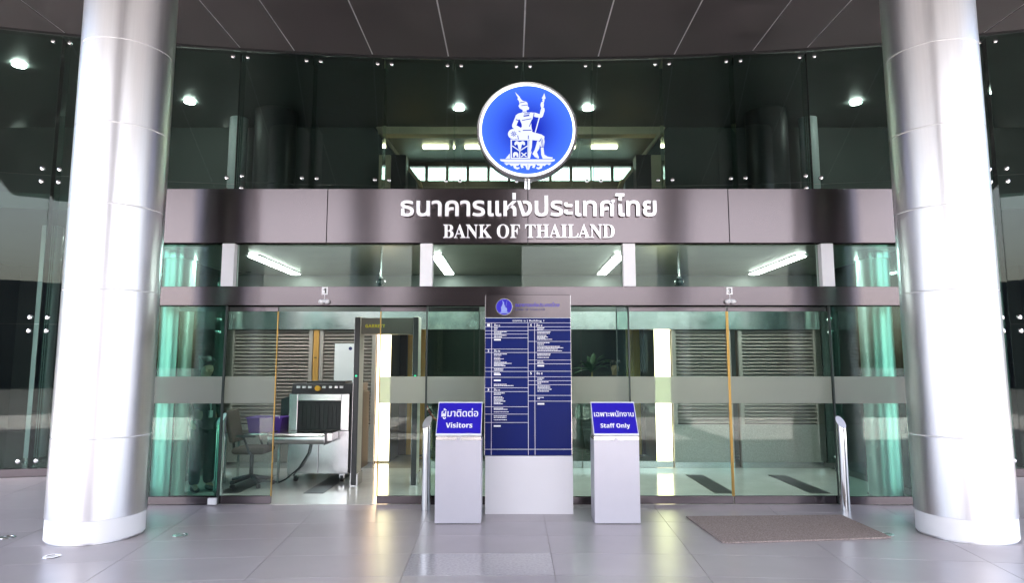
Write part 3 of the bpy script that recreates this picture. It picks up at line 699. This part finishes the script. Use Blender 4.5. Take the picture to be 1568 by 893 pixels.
for x, y, w in ((-4.72, 6.33, 'behind the door 1 column towards the curtain wall'), (-3.87, 5.71, 'at the front foot of the door 1 column'), (-3.14, 6.40, 'between the door 1 column and the open door'), (3.56, 6.43, 'at the corner of the brown mat'), (4.62, 5.76, 'at the front foot of the mat side column')):
    t = thing('floor_light', 'round steel floor light in the tiles '+w, 'floor light', (x, y, 0), 'recessed floor lights')
    bm = B(); ring(bm, [(.045, 0), (.070, 0), (.066, .005), (.048, .005)], (x, y, .0006), 28); obj('rim', bm, M_chrome, t, True)
    obj('lens', tube(B(), (x, y, .0006), (x, y, .003), .0445, None, 28), M_lensglass, t)

# ------------------------------------------------------------------ inner wall of the vestibule
def louvre_wall(x0, x1, label):
    t = thing('louvre_wall', label, 'wall', ((x0+x1)/2, YI, 0), 'louvred inner walls')
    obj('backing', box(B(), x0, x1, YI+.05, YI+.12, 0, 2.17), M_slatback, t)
    obj('granite_base', box(B(), x0, x1, YI-.01, YI+.049, 0, .67), M_granite, t)
    bm = B(); z = .70
    while z < 2.13:
        prismx(bm, [(YI-.012, z), (YI-.004, z-.006), (YI+.045, z+.030), (YI+.045, z+.040)], x0+.06, x1-.06); z += .055
    obj('slats', bm, M_slat, t, kind='stuff')
    for x in (x0+.03, x1-.03): obj('end_post', box(B(), x-.03, x+.03, YI-.02, YI+.045, .671, 2.17), M_slat, t)
    obj('skirting', box(B(), x0, x1, YI-.022, YI-.011, 0, .09), M_steel2, t)
    return t
louvre_wall(X0+.05, -3.19, 'taupe louvred inner wall over granite behind the office chair')
louvre_wall(-3.08, -2.18, 'narrow taupe louvred inner wall behind the security arch')
louvre_wall(2.56, 3.50, 'narrow taupe louvred inner wall behind the closed door 3')
louvre_wall(3.62, X1-.05, 'taupe louvred inner wall over granite behind the door mat side glass')
t = thing('wood_post', 'narrow yellow wood post between the two louvred inner walls above the scanner', 'post', (-3.135, YI, 0))
obj('shaft', box(B(), -3.175, -3.09, YI-.03, YI+.1, .0, 2.17), M_wood, t); obj('latch', box(B(), -3.15, -3.115, YI-.045, YI-.031, 1.72, 1.735), M_black, t)
t = thing('inner_lintel', 'long reflective steel lintel over the inner doorway', 'lintel', (BX, YI, 2.175))
for a, b in ((X0+.02, BX-2.4), (BX-2.4, BX), (BX, BX+2.4), (BX+2.4, X1-.02)): obj('cladding_panel', box(B(), a+.002, b-.002, YI-.06, YI+.13, 2.175, 2.46), M_steel2, t)
obj('upper_wall', box(B(), X0, X1, YI+.0, YI+.12, 2.462, 3.059), M_wallg, t)
# inner doorway glass
t = thing('inner_glass_screen', 'green glass screen with steel rail across the inner doorway', 'glass screen', (BX, YI+.03, 0))
for a, b in ((-1.36, -.62), (-.60, BX), (BX+.02, 1.1), (1.12, 1.86), (1.88, 2.54)):
    p = obj('pane', box(B(), a, b, YI+.03, YI+.042, .10, 2.17), G_front, t); obj('bottom_rail', box(B(), a, b, YI+.02, YI+.052, .0, .10), M_steel2, t)
# corridor beyond: wall reveals with painted glow, dark doors, wood
for s, n_ in ((-1, 'door 1'), (1, 'door 3')):
    c = BX if True else 0
    xa, xb = (-2.33, -2.05) if s < 0 else (2.41, 2.70)
    t = thing('glowing_wall_reveal', 'tall warm white wall reveal with painted glow in the corridor behind the '+('open doorway' if s < 0 else 'closed doors'), 'wall reveal', ((xa+xb)/2, 11.1, 0), 'glowing corridor reveals')
    obj('glow_face', box(B(), xa, xb, 11.1, 11.105, .02, 2.35), E_reveal, t); obj('housing', box(B(), xa-.01 if s < 0 else xa, xb if s < 0 else xb+.01, 11.106, 12.3, .0, 2.37), M_walld, t)  # lit look of the reveal given as its own glow, dark wall block behind
    xa, xb = (-2.22, -1.92) if s < 0 else (2.35, 2.70)
    t = thing('corridor_door', 'dark brown corridor door behind the '+('security arch' if s < 0 else 'closed sliding doors'), 'door', ((xa+xb)/2, 12.0, 0), 'dark corridor doors')
    obj('leaf', box(B(), xa, xb, 12.0, 12.05, .01, 2.6), M_brown, t); hx = xb-.05 if s < 0 else xa+.05
    obj('knob', tube(B(), (hx, 11.995, 1.0), (hx, 11.95, 1.0), .02, .024, 12), M_gold, t)
    xa, xb = (-1.90, -1.58) if s < 0 else (2.08, 2.33)
    t = thing('wood_cladding', 'tall yellow wood wall cladding in the corridor behind the '+('security arch' if s < 0 else 'closed sliding doors'), 'cladding', ((xa+xb)/2, 11.95, 0), 'wood corridor cladding')
    for i in range(2): obj('board', box(B(), xa+(xb-xa)*i/2+.003, xa+(xb-xa)*(i+1)/2-.003, 11.95, 12.0, .01, 2.6), M_wood, t)
bm = B(); box(bm, BX-1.7, BX+1.9, 14.9, 15.0, 0, 4.0); obj('lobby_partition', bm, M_walld, kind='structure')
for i, (x, y) in enumerate(((-.75, 13.0), (-.55, 11.6), (.95, 12.6), (1.3, 14.0))):
    obj('lobby_lamp', tube(B(), (x, y, 3.0), (x, y, 3.05), .07, None, 16), E_down, label='small lit lamp in the dark lobby ceiling behind the directory', cat='ceiling light', group='lamps in the dark inner lobby')
obj('inner_lobby_ceiling', box(B(), BX-4.7, BX+4.7, YI+.14, 14.88, 3.051, 3.12), M_wallg, kind='structure')
for i, (x, w, h) in enumerate(((-.95, .5, 1.05), (1.25, .9, .95))):
    t = thing('lobby_counter', 'dark counter with a pale top in the lobby %s' % ('behind the Visitors pedestal' if i == 0 else 'behind the Staff Only pedestal'), 'counter', (x, 13.2, 0), 'lobby counters')
    obj('front', box(B(), x-w/2, x+w/2, 13.0, 13.5, 0, h-.05), M_walld, t); obj('top', box(B(), x-w/2-.04, x+w/2+.04, 12.95, 13.55, h-.05, h), M_wallg, t)
# walk-off strips let into the vestibule floor
for x, w in ((-3.58, 'under the office chair'), (-2.50, 'beside the security arch'), (2.68, 'behind the meeting edges of door 3'), (3.88, 'behind the outer leaf of door 3')):
    obj('floor_grille', box(B(), x-.125, x+.125, 8.45, 9.83, -.0015, .0025), M_dark, label='dark strip grille set in the pale vestibule floor '+w, cat='floor grille', group='vestibule floor grilles')

# ------------------------------------------------------------------ security equipment
t = thing('xray_machine', 'grey baggage scanner with black curtain tunnel and roller table', 'scanner', (-2.68, 9.5, 0))
x0, x1, y0, y1 = -3.10, -2.26, 9.22, 10.05
obj('lower_cabinet', box(B(), x0, x0+.42, y0+.0, y1, .115, .70), M_steel2, t, bevel=.006)
obj('lower_cabinet', box(B(), x0+.424, x1, y0+.0, y1, .115, .70), M_steel2, t, bevel=.006)
obj('side_cover', box(B(), x1+.002, x1+.09, y0+.02, y1, .12, 1.22), M_black, t, bevel=.006)
hd = B(); box(hd, x0, x0+.12, y0-.02, y1, .702, 1.21); box(hd, x1-.12, x1, y0-.02, y1, .702, 1.21); box(hd, x0+.1201, x1-.1201, y0-.02, y1, 1.11, 1.209)
tn = obj('tunnel_housing', hd, M_steel2, t, bevel=.008)
obj('curtain_backing', box(B(), x0+.1205, x1-.1205, y0+.06, y0+.08, .703, 1.109), M_black, tn)
for i in range(10):
    a = x0+.123+i*.0594; obj('curtain_strip', box(B(), a, a+.056, y0+.012+.006*(i % 2), y0+.016+.006*(i % 2), .735, 1.106), M_black, tn)
obj('control_panel', prismx(B(), [(y0-.03, 1.212), (y1, 1.212), (y1, 1.35), (y0+.03, 1.35)], x0+.03, x1+.06), M_dark, t, bevel=.004)
for i, u in enumerate((.10, .18, .26, .46, .55, .63, .70)): obj('switch', box(B(), x0+u, x0+u+.045, y0-.035, y0-.01, 1.285, 1.315), M_white if i < 3 or i == 6 else M_steel2, t)
obj('emergency_button', tube(B(), (x0+.40, y0-.01, 1.28), (x0+.40, y0-.07, 1.285), .034, .038, 16), M_amber, t, True)
obj('lid_tray', box(B(), x0+.2, x1-.1, y0+.1, y0+.5, 1.352, 1.38), M_black, t)
bm = B(); tube(bm, (x0-.13, y0-.36, .63), (x1-.22, y0-.36, .63), .072, None, 28); obj('conveyor_roller', bm, M_steel2, t, True)
obj('conveyor_bed', box(B(), x0-.10, x1-.14, y0-.35, y0-.022, .60, .70), M_steel2, t, bevel=.004)
for x in (x0-.135, x1-.225): obj('bed_cheek', box(B(), x-.006, x+.006, y0-.40, y0-.03, .55, .71), M_dark, t)
for x in (x0+.1, x1-.1):
    for y in (y0+.08, y1-.1):
        w = obj('caster_wheel', tube(B(), (x-.02, y, .045), (x+.02, y, .045), .044, None, 18), M_black, t, True); obj('caster_fork', box(B(), x-.035, x+.035, y-.02, y+.035, .05, .113), M_chrome, w)
bm = B(); path(bm, [(x0+.33, y0-.04, .57), (x0+.30, y0-.05, .40), (x0+.18, y0-.06, .20), (x0+.02, y0-.08, .06), (x0-.08, y0-.06, .012), (x0-.5, y0+.1, .012)], .010); obj('cable', bm, M_black, t, True)

t = thing('metal_detector', 'walk through metal detector arch with cream sides and dark front edges', 'metal detector', (-1.70, 9.15, 0))
for s, x in ((-1, -2.115), (1, -1.315)):
    sd = obj('side_panel', box(B(), x-.035, x+.035, 8.97, 9.22, .01, 2.27), M_cream2, t, bevel=.012)
    obj('front_edge', box(B(), x-.033, x+.033, 8.935, 8.968, .01, 2.26), M_dark, sd, bevel=.008)
    obj('edge_highlight', box(B(), x-.038, x-.034, 8.93, 8.96, .02, 2.25), M_steel2, sd)
    obj('indicator_light', tube(B(), (x, 8.936, 1.46), (x, 8.930, 1.46), .014, None, 12), E_led, sd)
    obj('foot_cover', box(B(), x-.05, x+.05, 8.95, 9.24, .0, .16), M_steel2, sd)
hd = obj('header', box(B(), -2.079, -1.351, 9.0, 9.2, 2.03, 2.255), M_olive, t, bevel=.006)
b_ = text_mesh(sansb('GARRETT'), .27, .02, .045, offset=0); xf(b_, Matrix.Translation((-2.02, 8.998, 2.12))); obj('lettering', b_, M_yellow, hd)

t = thing('inspection_table', 'slim steel and glass inspection table beside the baggage scanner', 'table', (-3.50, 9.35, 0))
obj('top', box(B(), -3.95, -3.16, 9.1, 9.6, .655, .675), M_steel2, t, bevel=.004)
for x in (-3.92, -3.19):
    for y in (9.13, 9.57): obj('leg', box(B(), x-.014, x+.014, y-.014, y+.014, 0, .654), M_steel2, t)
t = thing('security_tray', 'purple plastic tray on the inspection table', 'tray', (-3.40, 9.3, .676))
hd = B(); a0, a1, b0, b1, za, zb = -3.66, -3.17, 9.14, 9.5, .677, .87
hexa(hd, [(a0+.03, b0+.02, za), (a1-.03, b0+.02, za), (a1-.03, b1-.02, za), (a0+.03, b1-.02, za), (a0, b0, zb), (a1, b0, zb), (a1, b1, zb), (a0, b1, zb)]); obj('tub', hd, M_purple, t, bevel=.01)
obj('rim', box(B(), a0-.012, a1+.012, b0-.012, b1+.012, zb-.002, zb+.016), M_purple, t, bevel=.004)
obj('handle', path(B(), [(-3.28, 9.13, .875), (-3.28, 9.12, .91), (-3.2, 9.12, .91), (-3.2, 9.13, .875)], .007), M_white, t)
t = thing('monitor', 'black flat monitor edge beside the baggage scanner tunnel', 'monitor', (-3.2, 9.62, .676))
hexa(B(), [(0,0,0)]*8).free()
obj('screen', hexa(B(), [(-3.36, 9.62, .78), (-3.14, 9.44, .78), (-3.12, 9.465, .78), (-3.34, 9.645, .78), (-3.36, 9.62, 1.12), (-3.14, 9.44, 1.17), (-3.12, 9.465, 1.17), (-3.34, 9.645, 1.12)]), M_black, t, bevel=.004)
obj('stand', box(B(), -3.28, -3.22, 9.53, 9.58, .676, .80), M_black, t)

t = thing('office_chair', 'dark swivel office chair on casters beside the baggage scanner', 'office chair', (-3.50, 8.95, 0))
cx, cy_ = -3.50, 8.98
bm = B(); box(bm, cx-.20, cx+.24, cy_-.22, cy_+.22, .43, .52); obj('seat', bm, M_fabric, t, bevel=.045, seg=4)
obj('backrest', hexa(B(), [(cx-.24, cy_-.18, .58), (cx-.18, cy_-.18, .58), (cx-.18, cy_+.18, .58), (cx-.24, cy_+.18, .58), (cx-.34, cy_-.19, 1.0), (cx-.28, cy_-.19, 1.0), (cx-.28, cy_+.19, 1.0), (cx-.34, cy_+.19, 1.0)]), M_fabric, t, bevel=.02, seg=3)
obj('back_bar', path(B(), [(cx-.05, cy_, .42), (cx-.24, cy_, .44), (cx-.26, cy_, .62)], .018), M_black, t)
for s in (-1, 1):
    a = obj('armrest', box(B(), cx-.12, cx+.14, cy_+s*.25-.03, cy_+s*.25+.03, .66, .69), M_black, t, bevel=.01)
    obj('arm_post', path(B(), [(cx-.02, cy_+s*.25, .66), (cx+.06, cy_+s*.25, .46), (cx+.06, cy_+s*.1, .42)], .014), M_black, a)
obj('gas_lift', tube(B(), (cx, cy_, .12), (cx, cy_, .43), .026, None, 14), M_black, t, True)
for i in range(5):
    a = i*2*PI/5+.4; e = (cx+.28*math.cos(a), cy_+.28*math.sin(a))
    lg = obj('base_arm', tube(B(), (cx, cy_, .13), (e[0], e[1], .075), .028, .017, 10), M_black, t, True)
    obj('caster', tube(B(), (e[0]-.02*math.sin(a), e[1]+.02*math.cos(a), .028), (e[0]+.02*math.sin(a), e[1]-.02*math.cos(a), .028), .027, None, 14), M_black, lg, True)
t = thing('notice_board', 'pale paper notice fixed on the narrow louvred wall above the scanner', 'notice', (-2.66, YI-.03, 1.4))
obj('sheet', box(B(), -2.83, -2.49, YI-.035, YI-.025, 1.2, 1.95), M_white, t)
obj('emblem_mark', tube(B(), (-2.58, YI-.0355, 1.87), (-2.58, YI-.037, 1.87), .028, None, 20), M_navy, t)
t = thing('queue_barrier', 'low red rope barrier between gold posts in the inner lobby', 'barrier', (-1.25, 11.6, 0))
for x in (-1.50, -1.10):
    p = obj('post', tube(B(), (x, 11.6, .03), (x, 11.6, .95), .018, None, 12), M_gold, t, True); obj('foot', lathe(B(), [(.13, 0), (.13, .015), (.03, .05)], (x, 11.6, 0), 20), M_gold, p, True)
obj('rope', path(B(), [(-1.50+.4*i/8, 11.6, .90-.25*math.sin(PI*i/8)) for i in range(9)], .02), M_red, t, True)

# ------------------------------------------------------------------ people
def skin_body(name, V, E, m, parent, sub=2, root=0):
    me = bpy.data.meshes.new(name); me.from_pydata([v[:3] for v in V], E, [])
    o = bpy.data.objects.new(name, me); sc.collection.objects.link(o)
    base = wloc(parent); me.transform(Matrix.Translation(-base)); o.parent = parent
    sk = o.modifiers.new('skin', 'SKIN'); sk.use_smooth_shade = True
    layer = me.skin_vertices[0].data
    for i, v in enumerate(V):
        r = v[3]; layer[i].radius = r if isinstance(r, tuple) else (r, r)
    layer[root].use_root = True
    ss = o.modifiers.new('subdivision', 'SUBSURF'); ss.levels = sub; ss.render_levels = sub
    me.materials.append(m); return o
def person(x, y, h, yaw, label, skirt=False):
    t = thing('person', label, 'person', (x, y, 0)); k = h/1.75
    c, s = math.cos(yaw), math.sin(yaw)
    def P(px, py, pz, r): return (x+k*(px*c-py*s), y+k*(px*s+py*c), k*pz, r*k if not isinstance(r, tuple) else (r[0]*k, r[1]*k))
    # body: x = forward, y = left
    V = [P(0,0,.95,.13), P(0,0,1.12,.125), P(.01,0,1.30,.14), P(0,0,1.44,.09), P(.005,0,1.50,.052), P(.015,0,1.57,.06), P(.02,0,1.66,.088), P(.01,0,1.73,.05), P(.11,0,1.62,.018),
         P(0,.17,1.41,.06), P(-.02,.21,1.15,.045), P(.06,.20,.92,.036), P(.12,.17,.83,.028), P(0,-.17,1.41,.06), P(-.02,-.21,1.15,.045), P(.06,-.20,.92,.036), P(.12,-.17,.83,.028),
         P(0,.09,.88,.095), P(.01,.10,.50,.062), P(-.02,.10,.10,.04), P(.12,.11,.03,.03), P(0,-.09,.88,.095), P(.02,-.10,.50,.062), P(0,-.10,.10,.04), P(.14,-.11,.03,.03)]
    E = [(0,1),(1,2),(2,3),(3,4),(4,5),(5,6),(6,7),(5,8),(3,9),(9,10),(10,11),(11,12),(3,13),(13,14),(14,15),(15,16),(0,17),(17,18),(18,19),(19,20),(0,21),(21,22),(22,23),(23,24)]
    skin_body('body', V, E, M_skin, t)
    J = [P(0,0,.84,(.15,.16)), P(0,0,.98,.15), P(0,0,1.14,.143), P(.01,0,1.30,.155), P(0,0,1.44,.10), P(0,.175,1.41,.075), P(-.02,.215,1.15,.058), P(.055,.20,.93,.048), P(0,-.175,1.41,.075), P(-.02,-.215,1.15,.058), P(.055,-.20,.93,.048)]
    skin_body('jacket', J, [(0,1),(1,2),(2,3),(3,4),(4,5),(5,6),(6,7),(4,8),(8,9),(9,10)], M_suit, t, root=1)
    Tr = [P(0,0,.95,.14), P(0,.09,.88,.11), P(.01,.10,.50,.085), P(-.01,.10,.07,.075), P(0,-.09,.88,.11), P(.02,-.10,.50,.085), P(.01,-.10,.07,.075)]
    skin_body('trousers', Tr, [(0,1),(1,2),(2,3),(0,4),(4,5),(5,6)], M_suit, t)
    for q in (.10, -.10):
        S_ = [P(-.05,q,.045,.045), P(.06,q,.04,.045), P(.15,q,.03,.032)]; skin_body('shoe', S_, [(0,1),(1,2)], M_black, t, 1)
    Hh = [P(-.025,0,1.69,.095), P(.0,0,1.745,.07), P(.06,0,1.735,.045), P(-.06,0,1.60,.06)]; skin_body('hair', Hh, [(0,1),(1,2),(0,3)], M_hair, t, 2)
    a = P(.155,.03,1.38,0)[:3]; b = P(.175,.0,1.08,0)[:3]; d = P(.155,-.03,1.38,0)[:3]
    ly = obj('lanyard', path(B(), [a, b, d], .006, 6), M_shirt, t)
    q = Vector(b); bm = B(); tube(bm, q+Vector((0,0,-.09)), q, .03, .03, 4); obj('badge', bm, M_shirt, ly)
    return t
person(-4.0, 8.62, 1.66, R(-40), 'standing person in a black suit with a white badge behind the green end glass')
person(1.93, 12.35, 1.66, R(-90), 'standing person in dark clothes in the lobby behind the Staff Only pedestal')

# ------------------------------------------------------------------ plant in the lobby
t = thing('potted_palm', 'green potted palm in the dark lobby behind the Staff Only pedestal', 'plant', (1.55, 12.75, 0))
obj('pot', lathe(B(), [(.14, 0), (.19, .35), (.19, .38), (.16, .38)], (1.55, 12.75, 0), 20), M_walld, t, True)
obj('stem', tube(B(), (1.55, 12.75, .36), (1.55, 12.75, 1.55), .03, .015, 8), M_wood, t, True)
rg = random.Random(5)
for i in range(16):
    a = rg.uniform(0, 2*PI); up = rg.uniform(.2, 1.1); Ln = rg.uniform(.38, .6)
    d = Vector((math.cos(a)*math.cos(up), math.sin(a)*math.cos(up), math.sin(up))); p = Vector((1.55, 12.75, 1.45+.01*i)); bm = B(); sd = d.cross(Vector((0,0,1))).normalized()
    prev = None
    for j in range(7):
        q = p+d*Ln*j/6+Vector((0,0,-.35*Ln*(j/6)**2)); w = .05*math.sin(PI*(.12+.86*j/6)); ring = [bm.verts.new(q-sd*w), bm.verts.new(q+Vector((0,0,.01))), bm.verts.new(q+sd*w)]
        if prev:
            for u in (0, 1): bm.faces.new((prev[u], prev[u+1], ring[u+1], ring[u]))
        prev = ring
    obj('leaf', bm, M_leaf, t)
